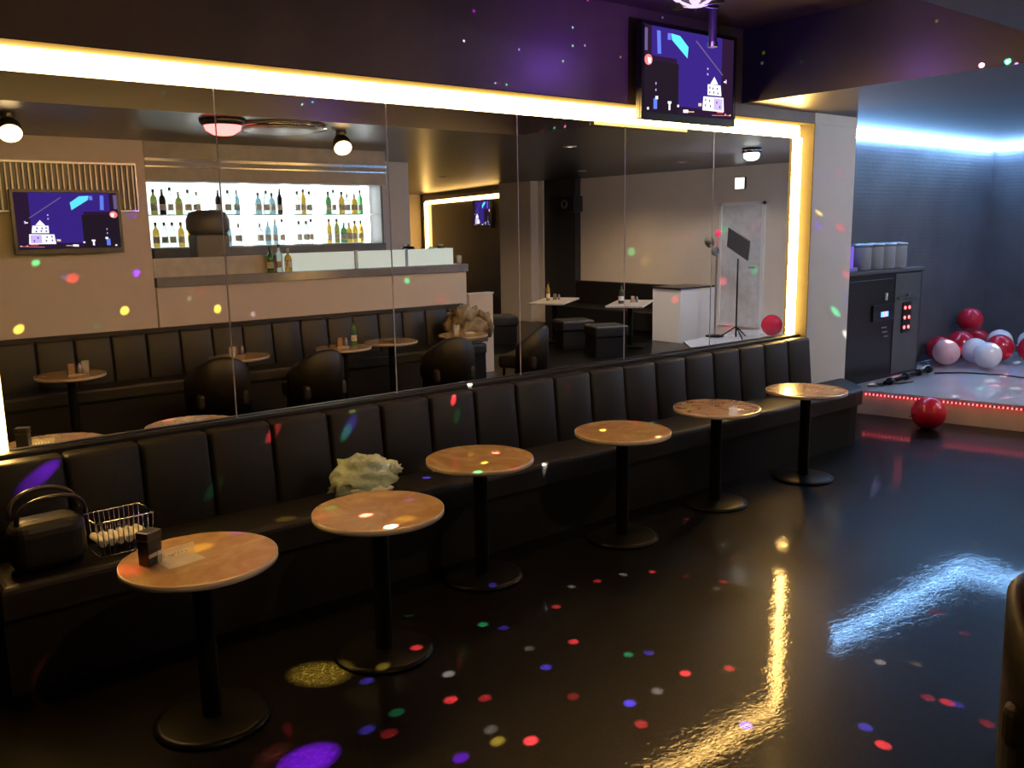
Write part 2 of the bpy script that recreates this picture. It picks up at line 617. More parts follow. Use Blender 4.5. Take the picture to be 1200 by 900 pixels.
for x, y, c, r, L in [(362, 890, PUR, .15, 1.0), (312, 862, PNK, .035, .6), (280, 830, RED, .025, .5), (485, 766, RED, .02, .5), (430, 798, BLU, .028, .3), (590, 736, BLU, .03, .2), (640, 782, BLU, .03, .3), (575, 690, BLU, .03, .12),
                      (528, 820, RED, .015, .7), (622, 868, RED, .018, .7), (672, 752, RED, .015, .6), (652, 711, RED, .025, .4), (803, 789, RED, .022, .6), (1110, 823, RED, .025, .7), (1122, 826, BLU, .03, .25), (1035, 873, RED, .02, .7), (855, 783, RED, .02, .3), (700, 681, RED, .02, .4), (848, 682, RED, .02, .4), (738, 824, BLU, .022, .3), (874, 850, BLU, .025, .4), (1014, 852, BLU, .03, .3),
                      (1098, 718, RED, .07, .10), (765, 670, RED, .018, .4), (515, 675, RED, .025, .3), (1145, 565, RED, .08, .08), (540, 888, PUR, .02, .3), (480, 720, GRN, .02, .06), (465, 835, GRN, .03, .08), (970, 596, GRN, .03, .15), (985, 624, GRN, .04, .08), (760, 640, WHT, .02, .12), (620, 760, WHT, .03, .05), (575, 855, WHT, .03, .05), (770, 810, WHT, .03, .06), (840, 690, WHT, .03, .08)]:
    dot(onz(x, y, 0), c, r * .72, L * .6, .0030)
for x, y, c, r, L in [(966, 203, PUR, .035, .12), (983, 203, RED, .035, .15), (960, 250, YEL, .03, .45), (959, 264, PUR, .03, .45), (985, 267, RED, .03, .7), (992, 322, RED, .028, .5), (979, 365, GRN, .035, .55), (995, 352, PUR, .02, .3)]:
    dot(ony(x, y, -0.12), c, r, L * 4.0, .6)
for x, y, c, r, L in [(22, 386, YEL, .05, .8), (146, 364, YEL, .05, .8), (255, 362, YEL, .05, .7), (42, 308, GRN, .035, .4), (85, 326, RED, .06, .35), (160, 320, PUR, .045, .6), (155, 252, PUR, .06, .10), (477, 329, GRN, .045, .35), (517, 350, RED, .07, .35), (295, 322, PUR, .04, .12), (236, 342, RED, .05, .08), (450, 380, WHT, .02, .2)]:
    dot(flip(ony(x, y, 4.95)), c, r, L * 2.4, .6)
for x, y, c, r, L in [(806, 241, RED, .05, .15), (890, 233, PNK, .06, .35), (851, 235, GRN, .07, .25), (850, 269, GRN, .055, .5), (805, 279, PNK, .06, .45), (740, 295, GRN, .07, .35), (756, 306, YEL, .10, .18), (870, 277, YEL, .05, .45), (872, 289, PUR, .06, .5), (886, 268, PNK, .05, .5), (884, 317, GRN, .06, .6), (848, 330, RED, .06, .5), (855, 382, PNK, .06, .4), (822, 343, PUR, .06, .5), (828, 340, YEL, .05, .5), (806, 365, RED, .05, .5)]:
    dot(flip(onx(x, y, XE)), c, r * .9, L * 3.2, .6)
for x, y, c, r, L in [(1050, 441, PNK, .05, 1.0), (1085, 430, WHT, .04, .8), (1130, 420, WHT, .04, .9), (1160, 446, WHT, .04, 1.0), (1165, 452, PNK, .04, 1.0), (1148, 455, GRN, .04, .8), (1190, 425, WHT, .04, 1.), (1188, 436, PUR, .05, .8), (1190, 455, WHT, .05, .8), (1180, 466, PNK, .05, 1.), (1130, 447, PUR, .07, .5), (1020, 450, WHT, .03, .8), (1118, 464, WHT, .04, .8), (1178, 440, WHT, .05, 1.)]:
    dot(onz(x, y, .25), c, r * .8, L * 1.8, .5)

ball = thing('disco_ball_light', 'round crystal disco light glowing purple white at the ceiling', 'disco light', (DOME.x, DOME.y, 3.12))
M_DOMEG = emis('disco_dome_glow', (0.85, 0.62, 1.0), 1.3)
MB().lathe([(0, 0.02), (0.07, 0.035), (0.125, 0.075), (0.155, 0.14), (0.15, 0.20), (0.11, 0.235)], n=28, smooth=False).build('faceted_dome', M_DOMEG, ball)
MB().lathe([(0, 0.236), (0.12, 0.236), (0.13, 0.25), (0.13, 0.335), (0, 0.335)], n=28).build('housing', M_BPLAST, ball)
for k in range(7):
    a = 2 * PI * k / 7
    MB().box(-0.004, 0.004, 0.05, 0.16, 0.03, 0.05).build('rib', M_BPLAST, ball, (0, 0, 0), a)
lamp('disco_purple_glow', 'POINT', (DOME.x + 0.55, DOME.y + 0.35, 3.14), (0.30, 0.09, 1.0), 14, 0.0)

# random specks thrown by the disco light (a projector pattern in the lamp itself)
rs = random.Random(11)
for k in range(38):
    dot(onz(rs.uniform(430, 1160), rs.uniform(600, 895), 0), rs.choice([WHT, GRN, WHT, YEL, RED, RED, BLU]), rs.uniform(.009, .02), rs.uniform(.04, .14), .0030)
g = lamp('disco_gobo', 'POINT', DOME - Vector((0, 0, 0.02)), (1, 1, 1), 1.0, 0.0)
g.data.use_nodes = True
nt = g.data.node_tree
em = [n for n in nt.nodes if n.type == 'EMISSION'][0]
geo = nt.nodes.new('ShaderNodeNewGeometry')
vo = nt.nodes.new('ShaderNodeTexVoronoi')
vo.inputs['Scale'].default_value = 13.0
nt.links.new(geo.outputs['Normal'], vo.inputs['Vector'])
rmp = nt.nodes.new('ShaderNodeMapRange')
rmp.inputs['From Min'].default_value = 0.10
rmp.inputs['From Max'].default_value = 0.05
rmp.inputs['To Min'].default_value = 0.0
rmp.inputs['To Max'].default_value = 600.0
nt.links.new(vo.outputs['Distance'], rmp.inputs['Value'])
hs = nt.nodes.new('ShaderNodeHueSaturation')
hs.inputs['Saturation'].default_value = 1.5
nt.links.new(vo.outputs['Color'], hs.inputs['Color'])
nt.links.new(hs.outputs['Color'], em.inputs['Color'])
nt.links.new(rmp.outputs[0], em.inputs['Strength'])

# lamps on the lower ceiling, seen in the mirror
def ceiling_spot(x, y, aim, col, e, label, cone=1.2):
    t = thing('ceiling_spotlight', label, 'spotlight', (x, y, ZC))
    MB().cyl(0.05, 0, 0, -0.03, 0.0).build('mount', M_BPLAST, t)
    d = (Vector(aim) - Vector((x, y, ZC - 0.1))).normalized()
    p0 = Vector((0, 0, -0.1))
    MB().tube([(0, 0, -0.03), (0, 0, -0.08)], 0.012).build('stem', M_BPLAST, t)
    MB().tube([p0 - d * 0.06, p0 + d * 0.0, p0 + d * 0.085], [0.06, 0.085, 0.09], 20).build('lamp_can', M_BPLAST, t)
    MB().tube([p0 + d * 0.086, p0 + d * 0.11], [0.084, 0.06], 20).build('bulb', emis('warm_bulb', (1, .66, .30), 9.0), t)
    lamp('spot_beam', 'SPOT', Vector((x, y, ZC - 0.1)) + d * 0.12, col, e, 0.0, aim, cone, 0.6)
    return t


ceiling_spot(4.25, -3.25, (3.6, -0.9, 0.6), (1, .68, .34), 95, 'warm glowing ceiling spotlight before the bar, seen in the mirror', 1.0)
ceiling_spot(1.42, -3.35, (1.2, -0.9, 0.6), (1, .66, .32), 60, 'warm ceiling spotlight near the television wall, at far left of the mirror', 0.85)

pl = thing('party_light', 'flat ceiling party light shining bright red, seen in the mirror', 'party light', (2.95, -2.9, ZC))
MB().lathe([(0, -0.05), (0.17, -0.05), (0.19, -0.02), (0.19, 0.0), (0, 0.0)], n=28).build('housing', M_BPLAST, pl)
MB().lathe([(0, -0.135), (0.08, -0.125), (0.14, -0.09), (0.155, -0.051), (0, -0.051)], n=20).build('red_lens', emis('red_party_glow', (1.0, 0.13, 0.12), 6.0), pl)
pl.children[1]['label'] = 'bright red glowing lens'
lamp('party_red', 'POINT', (2.95, -2.9, ZC - 0.16), (1, .12, .10), 1.5, 0.0)
pd = thing('ceiling_fan_light', 'wide flat pale disc fixture on the ceiling beside the red party light', 'ceiling light', (3.55, -3.1, ZC))
MB().lathe([(0, -0.055), (0.30, -0.05), (0.40, -0.03), (0.42, -0.012), (0.40, 0.0), (0, 0.0)], n=40).build('disc', mat('satin_disc', (.30, .28, .26), .35), pd)
MB().lathe([(0.40, -0.034), (0.43, -0.03), (0.43, -0.014), (0.40, -0.012)], n=40).build('rim', M_CHROME, pd)

dl = thing('dome_ceiling_light', 'white faceted dome light on the ceiling by the stage, seen in the mirror', 'ceiling light', (9.55, -2.37, ZC))
MB().lathe([(0, -0.06), (0.12, -0.06), (0.12, 0.0), (0, 0.0)], n=28).build('housing', M_CHROME, dl)
MB().lathe([(0, -0.16), (0.06, -0.15), (0.095, -0.12), (0.10, -0.09), (0.095, -0.061)], n=14, smooth=False).build('glass_dome', emis('white_dome', (.92, 1, .95), 3.0), dl)
lamp('dome_light_glow', 'POINT', (9.55, -2.37, 2.55), (.95, .93, 1.0), 130, 0.0)

ex = thing('exit_sign', 'small white lit exit sign high on the wall above the door', 'sign', (XE - 0.02, -4.55, 2.52))
MB().box(-0.05, 0.0, -0.10, 0.10, 0, 0.20, 0.006).build('sign_case', M_BPLAST, ex)
MB().box(-0.056, -0.0505, -0.09, 0.09, 0.01, 0.19).build('sign_face', emis('sign_white', (.95, 1, .97), 2.2), ex)

# fill lights added out of direct view to brighten far walls and stage front
for k, (x, y, e, c) in enumerate([(10.6, -6.6, 130, (1, .70, .42)), (9.4, -9.0, 80, (1, .72, .45)), (10.6, -4.4, 200, (.96, .90, .88)), (8.2, -11.5, 60, (1, .7, .42)), (7.3, -3.3, 60, (1, .72, .42))]):
    t = thing('downlight', ['recessed downlight over the far booth tables', 'recessed downlight before the beige column', 'recessed downlight over the back of the stage', 'recessed downlight past the end of the bar', 'recessed downlight before the stage front'][k], 'downlight', (x, y, ZC), 0, 'recessed downlights')
    MB().lathe([(0.05, -0.012), (0.075, -0.012), (0.08, 0.0), (0.05, 0.0)], n=24).build('trim_ring', M_STEEL, t)
    MB().lathe([(0, -0.006), (0.05, -0.006), (0.05, 0.0), (0, 0.0)], n=24).build('lens', emis('downlight_lens', (1, .8, .6), 4.0), t)
    lamp('downlight_beam', 'SPOT', (x, y, ZC - 0.03), c, e, 0.0, (x, y, 0), 2.6, 0.8)

# ------------------------------------------------------------------ television above the mirror (and the same picture on two more screens)
TVM = [mat('screen_black', (.01, .01, .012), .25), emis('scr_night', (.030, .012, .040), 1), emis('scr_blue', (.048, .022, .26), 1), emis('scr_grey', (.17, .12, .28), 1), emis('scr_stripe', (.16, .25, 1), 1),
       emis('scr_cyan', (.12, .75, 1), 1.3), emis('scr_red', (1, .25, .25), 1.1), emis('scr_white', (.95, .92, 1), 1.3), emis('scr_lilac', (.62, .48, .95), 1.2), emis('scr_deep', (.02, .012, .022), 1), emis('scr_gold', (1, .75, .4), 1)]


def screen_mesh(W, H):
    mb = MB()

    def q(px, py):
        u = (px - 752.0) / 106.0
        v = 1.0 - (py - (27 + 0.085 * (px - 752))) / 105.0
        return u, v

    def P(pts, mi, lift):
        mb.poly([((u - .5) * W, -lift, v * H) for u, v in [q(*p) for p in pts]], mi)

    def R(u0, u1, v0, v1, mi, lift):
        mb.poly([((u0 - .5) * W, -lift, v0 * H), ((u1 - .5) * W, -lift, v0 * H), ((u1 - .5) * W, -lift, v1 * H), ((u0 - .5) * W, -lift, v1 * H)], mi)
    R(0, 1, 0, 1, 1, 0)
    R(.36, .86, .10, 1, 2, .0006)
    R(.08, .38, .66, 1, 2, .0008)
    P([(789, 119), (820, 122), (820, 70), (801, 64), (789, 62)], 2, .0009)
    R(0, .37, 0, .60, 9, .0010)
    P([(752, 31), (756, 31), (756, 58), (752, 58)], 3, .0014)
    P([(766, 33), (770, 33), (771, 61), (767, 61)], 4, .0014)
    P([(778, 35), (782, 35), (782, 43), (778, 43)], 4, .0014)
    P([(782, 35), (792, 37), (802, 50), (801, 64), (783, 43)], 5, .0018)
    mb.poly([((q(757 + 4.4 * math.cos(a), 69 + 6.6 * math.sin(a))[0] - .5) * W, -.0018, q(757 + 4.4 * math.cos(a), 69 + 6.6 * math.sin(a))[1] * H) for a in [2 * PI * k / 16 for k in range(16)]], 6)
    P([(756, 66), (760, 67), (760, 73), (757, 74)], 7, .0022)
    P([(810, 41), (812, 41), (845, 82), (844, 83)], 3, .0018)
    # lit stepped tower
    P([(829, 95), (834, 85), (839, 95)], 7, .0020)
    P([(826, 95), (842, 96), (843.5, 110), (826, 109)], 7, .0018)
    P([(821, 111), (846, 112), (847, 131), (820, 129)], 7, .0018)
    P([(834, 113), (845, 114), (845, 129), (834, 128)], 8, .0022)
    for (a, b) in [(828, 98), (832, 99), (837, 99), (828, 104), (833, 104), (838, 105), (823, 114), (828, 115), (823, 121), (829, 122), (837, 117), (841, 123)]:
        P([(a, b), (a + 1.3, b), (a + 1.3, b + 3), (a, b + 3)], 2, .0026)
    # small city lights along the water
    for (a, b, ww, hh, mi) in [(763, 116, 4, 13, 4), (765, 113, 3, 4, 7), (779, 119, 4, 3, 7), (780, 122, 2, 8, 7), (790, 123, 2, 3, 7), (797, 129, 6, 4, 7), (756, 127, 2, 3, 7), (815, 120, 4, 4, 10), (848, 133, 2, 2, 6), (854, 134, 2, 2, 10), (838, 131, 8, 1.2, 6), (803, 131, 7, 1.2, 10),
                               (825, 74, 1.4, 2.5, 8), (825, 81, 1.4, 2.5, 8), (848, 88, 1.6, 5, 8), (846, 90, 2.5, 2, 7), (765, 96, 1, 3, 8), (765, 104, 1, 3, 8), (832, 135, 22, .8, 6)]:
        P([(a, b), (a + ww, b), (a + ww, b + hh), (a, b + hh)], mi, .0021)
    return mb.mesh('screen', TVM)


def tv(W, H, label, loc, rz, mount=True, group=None):
    t = thing('television', label, 'television', loc, rz, group)
    bz = 0.028
    MB().box(-W / 2 - bz, W / 2 + bz, 0.0, 0.045, -0.052, H + bz, 0.006).build('casing', M_BPLAST, t)
    MB().box(-W / 2 - bz, W / 2 + bz, -0.012, 0.0, -0.052, 0, 0.003).box(-W / 2 - bz, W / 2 + bz, -0.012, 0.0, H, H + bz, 0.003).box(-W / 2 - bz, -W / 2, -0.012, 0.0, 0, H).box(W / 2, W / 2 + bz, -0.012, 0.0, 0, H).build('bezel', M_BPLAST, t)
    o = bpy.data.objects.new('screen', screen_mesh(W, H))
    o.parent = t
    o.location = (0, -0.003, 0)
    COL.objects.link(o)
    if mount:
        MB().box(-0.14, 0.14, 0.046, 0.125, H * 0.3, H * 0.75).build('wall_bracket', M_BMETAL, t)
    return t


tv(0.99, 0.575, 'black television showing a lit white tower at night, above the mirror', (5.215, -0.25, 2.745), 0)
tv(0.92, 0.53, 'large television below the slatted vent, seen in the mirror at far left', (2.11, -4.84, 1.835), PI, mount=False)
po = thing('ceiling_pole', 'short grey pole hanging from the ceiling beside the disco light', 'pole', (5.0, -0.62, ZH))
MB().cyl(0.028, 0, 0, -0.29, 0, 16).build('tube', mat('grey_pole', (.05, .047, .055), .4), po)
MB().cyl(0.034, 0, 0, -0.32, -0.29, 16).build('end_cap', M_STEEL, po)

# ------------------------------------------------------------------ things on the near table and on the banquette
def mini(name, label, cat, loc, rz=0, group=None):
    return thing(name, label, cat, loc, rz, group)


t = mini('menu_holder', 'black boxy holder standing on the nearest round table', 'holder', (0.93, -1.21, 0.70), 0.5)
MB().box(-0.035, 0.035, -0.028, 0.028, 0.001, 0.10, 0.004).build('box', M_BPLAST, t)
MB().box(-0.038, 0.038, -0.031, 0.031, 0.10, 0.135, 0.005).build('lid', M_BPLAST, t)
MB().box(-0.036, 0.036, -0.0295, -0.0283, 0.035, 0.05).build('pale_band', M_STEEL, t)
t = mini('card_stand', 'clear acrylic card stand lying on the nearest round table', 'card stand', (1.03, -1.27, 0.70), 0.15)
MB().box(-0.075, 0.075, -0.045, 0.05, 0.0005, 0.005, 0.002).build('plate', M_GLASS, t)
MB().box(-0.075, 0.075, 0.045, 0.05, 0.005, 0.05, 0.002).build('upright', M_GLASS, t)
sb = MB()
for k in range(6):
    sb.box(-0.05 + k * 0.017, -0.039 + k * 0.017, 0.0435, 0.0445, 0.018, 0.026)
sb.build('raised_lettering', M_PAPER, t)

bk = mini('wire_basket', 'chrome wire basket holding rolled white towels on the banquette', 'basket', (1.03, -0.375, 0.503), 0.05)
MB().tube([(-.13, -.10, .17), (.13, -.10, .17), (.13, .10, .17), (-.13, .10, .17), (-.13, -.10, .17)], 0.0035).build('top_rim', M_CHROME, bk)
wr = MB().tube([(-.12, -.09, .006), (.12, -.09, .006), (.12, .09, .006), (-.12, .09, .006), (-.12, -.09, .006)], 0.0035)
wr.build('bottom_rim', M_CHROME, bk)
for k in range(12):
    x = -.125 + .25 * k / 11
    MB().tube([(x, -.10, .17), (x * .95, -.09, .006)], 0.0028, 6).build('wire', M_CHROME, bk)
    MB().tube([(x, .10, .17), (x * .95, .09, .006)], 0.0028, 6).build('wire', M_CHROME, bk)
for k in range(6):
    tw = thing('rolled_towel', 'rolled white towel in the chrome wire basket, ' + ['nearest the handbag', 'second from the handbag', 'third from the handbag', 'third from the menu holder end', 'second from the menu holder end', 'nearest the menu holder'][k], 'towel', (1.03 - .095 + .038 * k, -0.375, 0.52), 0.05, 'rolled towels in the wire basket')
    MB().tube([(0, -.075, .045), (0, .0, .05), (0, .075, .045)], [0.0175, .0185, .0175], 12).build('roll', M_PAPER, tw)

hb = mini('handbag', 'black leather handbag with two handles on the near end of the banquette', 'handbag', (0.735, -0.40, 0.502), 0.05)
MB().box(-.17, .14, -.09, .09, 0, .24, .07, 5).build('bag_body', M_LEATHER, hb)
for s in (-1, 1):
    MB().tube([(.14 * math.cos(PI * q / 14) , s * (.06 + .03 * math.sin(PI * q / 14)), .23 + .11 * math.sin(PI * q / 14) ** .7) for q in range(15)], 0.011).build('handle', mat('glossy_strap', (.03, .024, .02), .25), hb)

pb = mini('plastic_bag', 'crumpled pale green and white plastic bag on the banquette', 'plastic bag', (2.30, -0.42, 0.502), -0.15)
M_BAG = mat('plastic_film', (0.42, 0.51, 0.37), rough=0.22, vary=0.38, scale=6, bump=1.0, bscale=13)
MB().blob(.185, .12, .125, 0, 0, .10, 4, .30, 3.0, 3.1, squash=.098).build('bag_body', M_BAG, pb)
MB().blob(.05, .045, .035, .165, -.02, .135, 3, .9, 3.0, 8.1).build('knotted_end', M_BAG, pb)
MB().blob(.10, .05, .045, .01, -.09, .045, 3, .8, 3.0, 2.1, squash=.044).build('folded_flap', mat('white_film', (.56, .54, .44), .35, vary=.2, bump=.5, bscale=14), pb)

# ------------------------------------------------------------------ black tub chairs (backs to the dance floor)
def make_chair():
    t = thing('tub_chair', 'x', 'chair')
    seat = MB().box(-.25, .25, -.24, .24, .30, .46, .04, 3).build('seat', M_LEATHER2, t)
    mb = MB()
    n = 20
    tb_ = bmesh.new()
    rows = []
    for i in range(n + 1):
        a = PI * (0.02 + 0.96 * i / n)
        ca, sa = math.cos(a), math.sin(a)
        h = .59 + .21 * sa ** 1.2
        ro, ri = .31, .245
        rows.append([tb_.verts.new((ro * ca, ro * sa * .95, .16)), tb_.verts.new((ro * ca * 1.02, ro * sa * .98, h - .03)), tb_.verts.new(((ro - .02) * ca, (ro - .02) * sa * .97, h)), tb_.verts.new(((ri + .015) * ca, (ri + .015) * sa * .95, h)), tb_.verts.new((ri * ca, ri * sa * .93, h - .03)), tb_.verts.new((ri * ca, ri * sa * .93, .30))])
    for a, b in zip(rows, rows[1:]):
        for k in range(6):
            f = tb_.faces.new((a[k], b[k], b[(k + 1) % 6], a[(k + 1) % 6]))
            f.smooth = True
    tb_.faces.new(rows[0])
    tb_.faces.new(rows[-1][::-1])
    bmesh.ops.recalc_face_normals(tb_, faces=tb_.faces)
    mb._add(tb_)
    mb.build('tub_back', M_LEATHER, t)
    for sx in (-1, 1):
        for sy in (-1, 1):
            MB().tube([(sx * .2, sy * .19, .0), (sx * .19, sy * .18, .31)], [.014, .02], 10).build('leg', M_BMETAL, t)
    return t


ch = make_chair()
put(ch, True, (3.06, -3.80, 0), 0.1, 'black leather tub chair at the right edge in front', 'tub chairs facing the bar banquette')
put(ch, False, (3.98, -3.58, 0), -0.1, 'black leather tub chair second from the television wall, seen in the mirror', 'tub chairs facing the bar banquette')
put(ch, False, (5.55, -3.45, 0), 0.2, 'black leather tub chair before the tray table, seen in the mirror', 'tub chairs facing the bar banquette')
put(ch, False, (6.75, -3.55, 0), -0.5, 'black leather tub chair beside the camouflage coat table, seen in the mirror', 'tub chairs facing the bar banquette')

# ------------------------------------------------------------------ stage, its lights, the pillar's far side
STG = [(7.75, 0.595), (8.40, 0.15), (8.46, -0.02), (8.59, -0.66), (8.75, -1.35), (8.98, -2.1), (9.35, -2.85), (9.80, -3.5), (10.2, -3.95), (11.0, -4.1), (XE - .005, -4.1), (XE - .005, 0.595)]
st = thing('stage', 'low curved stage with glossy pale floor and cream front', 'stage', (0, 0, 0))
MB().prism(STG, 0.0, 0.225).build('stage_front', M_STAGEF, st)
cx = 10.6
top_poly = [(x - 0.02 if x < 11 else x, y) for x, y in STG]
MB().prism(top_poly, 0.225, 0.25).build('stage_floor', M_STAGETOP, st)
rl = thing('led_tape', 'red dotted light tape along the stage edge', 'light strip', (0, 0, 0))
edge = [(8.44, 0.04), (8.46, -0.02), (8.59, -0.66), (8.75, -1.35), (8.98, -2.1)]
MB().tube([(x - .012, y, .213) for x, y in edge], 0.006, 6).build('tape', M_PLINTH, rl)
dm = bmesh.new()
bmesh.ops.create_icosphere(dm, subdivisions=1, radius=0.0095)
dme = bpy.data.meshes.new('led_dot')
dm.to_mesh(dme)
dm.free()
dme.materials.append(M_REDLED)
acc = 0.0
for (a, b) in zip(edge, edge[1:]):
    L = math.hypot(b[0] - a[0], b[1] - a[1])
    while acc < L:
        f = acc / L
        o = bpy.data.objects.new('led_dot', dme)
        o.location = (a[0] + (b[0] - a[0]) * f - .021, a[1] + (b[1] - a[1]) * f, .213)
        o.parent = rl
        COL.objects.link(o)
        acc += 0.037
    acc -= L
bl = thing('blue_light_strip', 'bright blue white light strip along the stage wall top', 'light strip', (0, 0, 0))
MB().box(7.74, XE - 0.02, 0.55, 0.585, 2.835, 2.885).build('wall_light_bar', M_COOLLED, bl)
MB().box(XE - 0.05, XE - 0.015, -2.6, 0.55, 2.835, 2.885).build('end_light_bar', M_COOLLED, bl)

# DJ cabinet
cb = thing('equipment_cabinet', 'black audio equipment cabinet against the stage wall behind the pillar', 'cabinet', (8.0, 0.59, 0.25))
MB().box(0.0, 1.98, -0.29, 0.0, 0, 1.16).build('body', M_BPLAST, cb)
MB().box(-0.01, 2.0, -0.31, 0.0, 1.16, 1.20, .006).build('top_board', M_DGREY, cb)
MB().box(0.05, 1.32, -0.305, -0.29, 0.03, 1.10, .004).build('door', M_BPLAST, cb)
rk = MB().box(1.37, 1.93, -0.30, -0.29, 0.03, 1.14, .003).build('rack_front', M_DGREY, cb)
MB().box(1.42, 1.88, -0.318, -0.3005, 0.86, 0.885).build('rack_shelf', M_STEEL, cb)
am = thing('amplifier', 'amplifier with blue and red lit display in the equipment cabinet', 'amplifier', (9.10, 0.262, 0.98))
MB().box(-.22, .22, 0.0, .02, -.08, .10, .004).build('front_plate', M_BPLAST, am)
for k, c in enumerate([('blue_digit', (.1, .35, 1), 3.0), ('red_digit', (1, .2, .35), 3.0), ('blue_digit', (.1, .35, 1), 3.0)]):
    MB().box(-.06 + .05 * k, -.02 + .05 * k, -.008, -.001, -.035, .02).build('display_digit', emis(c[0], c[1], c[2]), am)
MB().tube([(.02, -.006, .14), (.025, -.006, .22)], .014, 8).build('cable_plug', M_PAPER, am)
for k in range(3):
    MB().box(-.05 + .03 * k, .06 + .02 * k, -.008, -.001, -.16 - .05 * k, -.145 - .05 * k).build('slot', M_STEEL, am)
sw = thing('switch_panel', 'panel of six red lit switches on the equipment cabinet', 'switch panel', (9.62, 0.285, 0.90))
MB().box(-.09, .09, -.012, 0.0, -.17, .17, .003).build('plate', M_BPLAST, sw)
for a in (-1, 1):
    for b in (-1, 0, 1):
        MB().blob(.017, .008, .02, a * .047, -.016, b * .11, 2).build('switch_light', emis('switch_red', (1, .12, .13), 5.0), sw)
rc = thing('remote_control', 'small pale device lying on the cabinet rack shelf', 'device', (9.66, 0.279, 1.136), .2)
MB().box(-.06, .05, -.008, .008, 0, .035, .006).build('body', M_STEEL, rc)
JL = ['clear glass jar on the cabinet, nearest the pillar', 'clear glass jar second from the pillar on the cabinet', 'clear glass jar third from the pillar on the cabinet', 'clear glass jar at the open end of the cabinet row']
for k in range(4):
    j = thing('glass_jar', JL[k], 'jar', (8.83 + .25 * k, .42, 1.451), 0, 'glass jars on the equipment cabinet')
    MB().lathe([(0, .0), (.112, .0), (.12, .012), (.12, .24), (.115, .25), (.108, .24), (.108, .02), (0, .018)], n=32).build('jar_wall', mat('smoky_glass', (.42, .43, .48), .08, vary=.02, alpha=0.55), j)
    MB().lathe([(0, .252), (.118, .252), (.121, .262), (.118, .275), (.03, .285), (0, .285)], n=32).build('lid', M_STEEL, j)
bx = thing('violet_lit_box', 'small violet lit dispenser beside the pillar on the cabinet', 'dispenser', (8.53, .40, 1.451))
MB().box(-.13, .13, -.06, .06, 0, .04, .005).build('foot', mat('violet_plastic', (.25, .22, .6), .4), bx)
for s in (-.09, .09):
    MB().tube([(s, 0, .04), (s, 0, .26)], .025, 12).build('light_tube', emis('violet_tube', (.3, .16, 1), .8), bx)

# cables and a folded stand lying on the stage
fs = thing('microphone_stand', 'black folded microphone stand lying on the stage before the cabinet', 'stand', (0, 0, 0))
MB().tube([(8.75, .02, .29), (9.95, .13, .29)], .022, 10).build('tube', M_BMETAL, fs)
for f in (.12, .45, .75, .98):
    MB().tube([(8.75 + 1.2 * f - .03, .02 + .11 * f, .29), (8.75 + 1.2 * f + .03, .02 + .11 * f, .29)], .039, 12).build('clamp', M_BPLAST, fs)
cbl = MB().tube([(9.9, .05, .259), (10.15, -.15, .259), (10.3, -.5, .259), (10.25, -.9, .259), (10.1, -1.4, .259), (10.0, -2.1, .259)], .009, 8).build('cable', M_BPLAST)
tag(cbl, 'black cable running across the glossy stage floor', 'cable')
cb2 = MB().tube([(8.62, .14, .258), (8.75, .03, .258), (8.82, .14, .258), (8.95, .07, .258), (9.0, -.02, .258), (9.2, -.05, .258)], .008, 8).build('cable', M_BPLAST)
tag(cb2, 'short black cable coiled at the stage corner by the pillar', 'cable')

# balloons
M_RB = mat('red_balloon', (0.52, 0.012, 0.035), rough=0.22, vary=.05)
M_WB = mat('white_balloon', (0.72, 0.66, 0.70), rough=0.25, vary=.03)
M_PB = mat('pink_balloon', (0.78, 0.44, 0.46), rough=0.25, vary=.03)


def balloon_meshes(m_, nm):
    b = MB().lathe([(0, -1.0), (.25, -.975), (.55, -.86), (.82, -.62), (.97, -.25), (1.0, .05), (.94, .36), (.78, .64), (.55, .85), (.28, .97), (0, 1.0)], n=24).mesh('skin', m_)
    k = MB().lathe([(0, -1.0), (.045, -1.0), (.03, -1.05), (.08, -1.12), (0, -1.12)], n=10).mesh('knot', m_)
    return b, k


BM = {'r': balloon_meshes(M_RB, 'r'), 'w': balloon_meshes(M_WB, 'w'), 'p': balloon_meshes(M_PB, 'p')}
BAL = [('p', (10.47, .20, .40), .15, 2.4, 'pale pink balloon on the stage nearest the cabinet'),
       ('w', (10.55, -.235, .40), .15, .9, 'bluish white balloon in front on the stage, right one of a touching pair'),
       ('w', (10.82, .02, .40), .15, 2.8, 'bluish white balloon on the stage, left one of a touching pair'),
       ('r', (10.72, .47, .40), .15, .6, 'red balloon squeezed beside the black cabinet'),
       ('r', (11.12, .33, .42), .17, 1.2, 'large red balloon behind the pale pink balloon'),
       ('r', (11.45, .38, .70), .15, .4, 'red balloon on top of the pile against the stage wall'),
       ('w', (11.55, .05, .44), .15, 2.2, 'white balloon peeking out behind the red balloon pile'),
       ('r', (11.20, -.10, .41), .16, 1.5, 'red balloon directly behind the bluish white pair'),
       ('w', (11.75, -.24, .44), .15, .2, 'white balloon in the back row against the end wall'),
       ('r', (11.25, -.46, .42), .17, 2.0, 'red balloon at the right edge of the stage pile'),
       ('w', (11.90, -.60, .44), .15, 1.0, 'white balloon behind the rightmost red balloons'),
       ('r', (10.95, -.86, .41), .16, .5, 'red balloon lit bright at the right picture edge'),
       ('r', (11.75, .42, .40), .15, .9, 'red balloon deep in the corner behind the pile'),
       ('r', (8.235, -.705, .155), .155, .3, 'red balloon lying on the floor before the stage front'),
       ('r', (11.45, -3.3, .41), .16, .8, 'red balloon on the stage seen in the mirror'),
       ('r', (11.75, -3.0, .41), .16, .8, 'second red balloon on the stage seen in the mirror')]
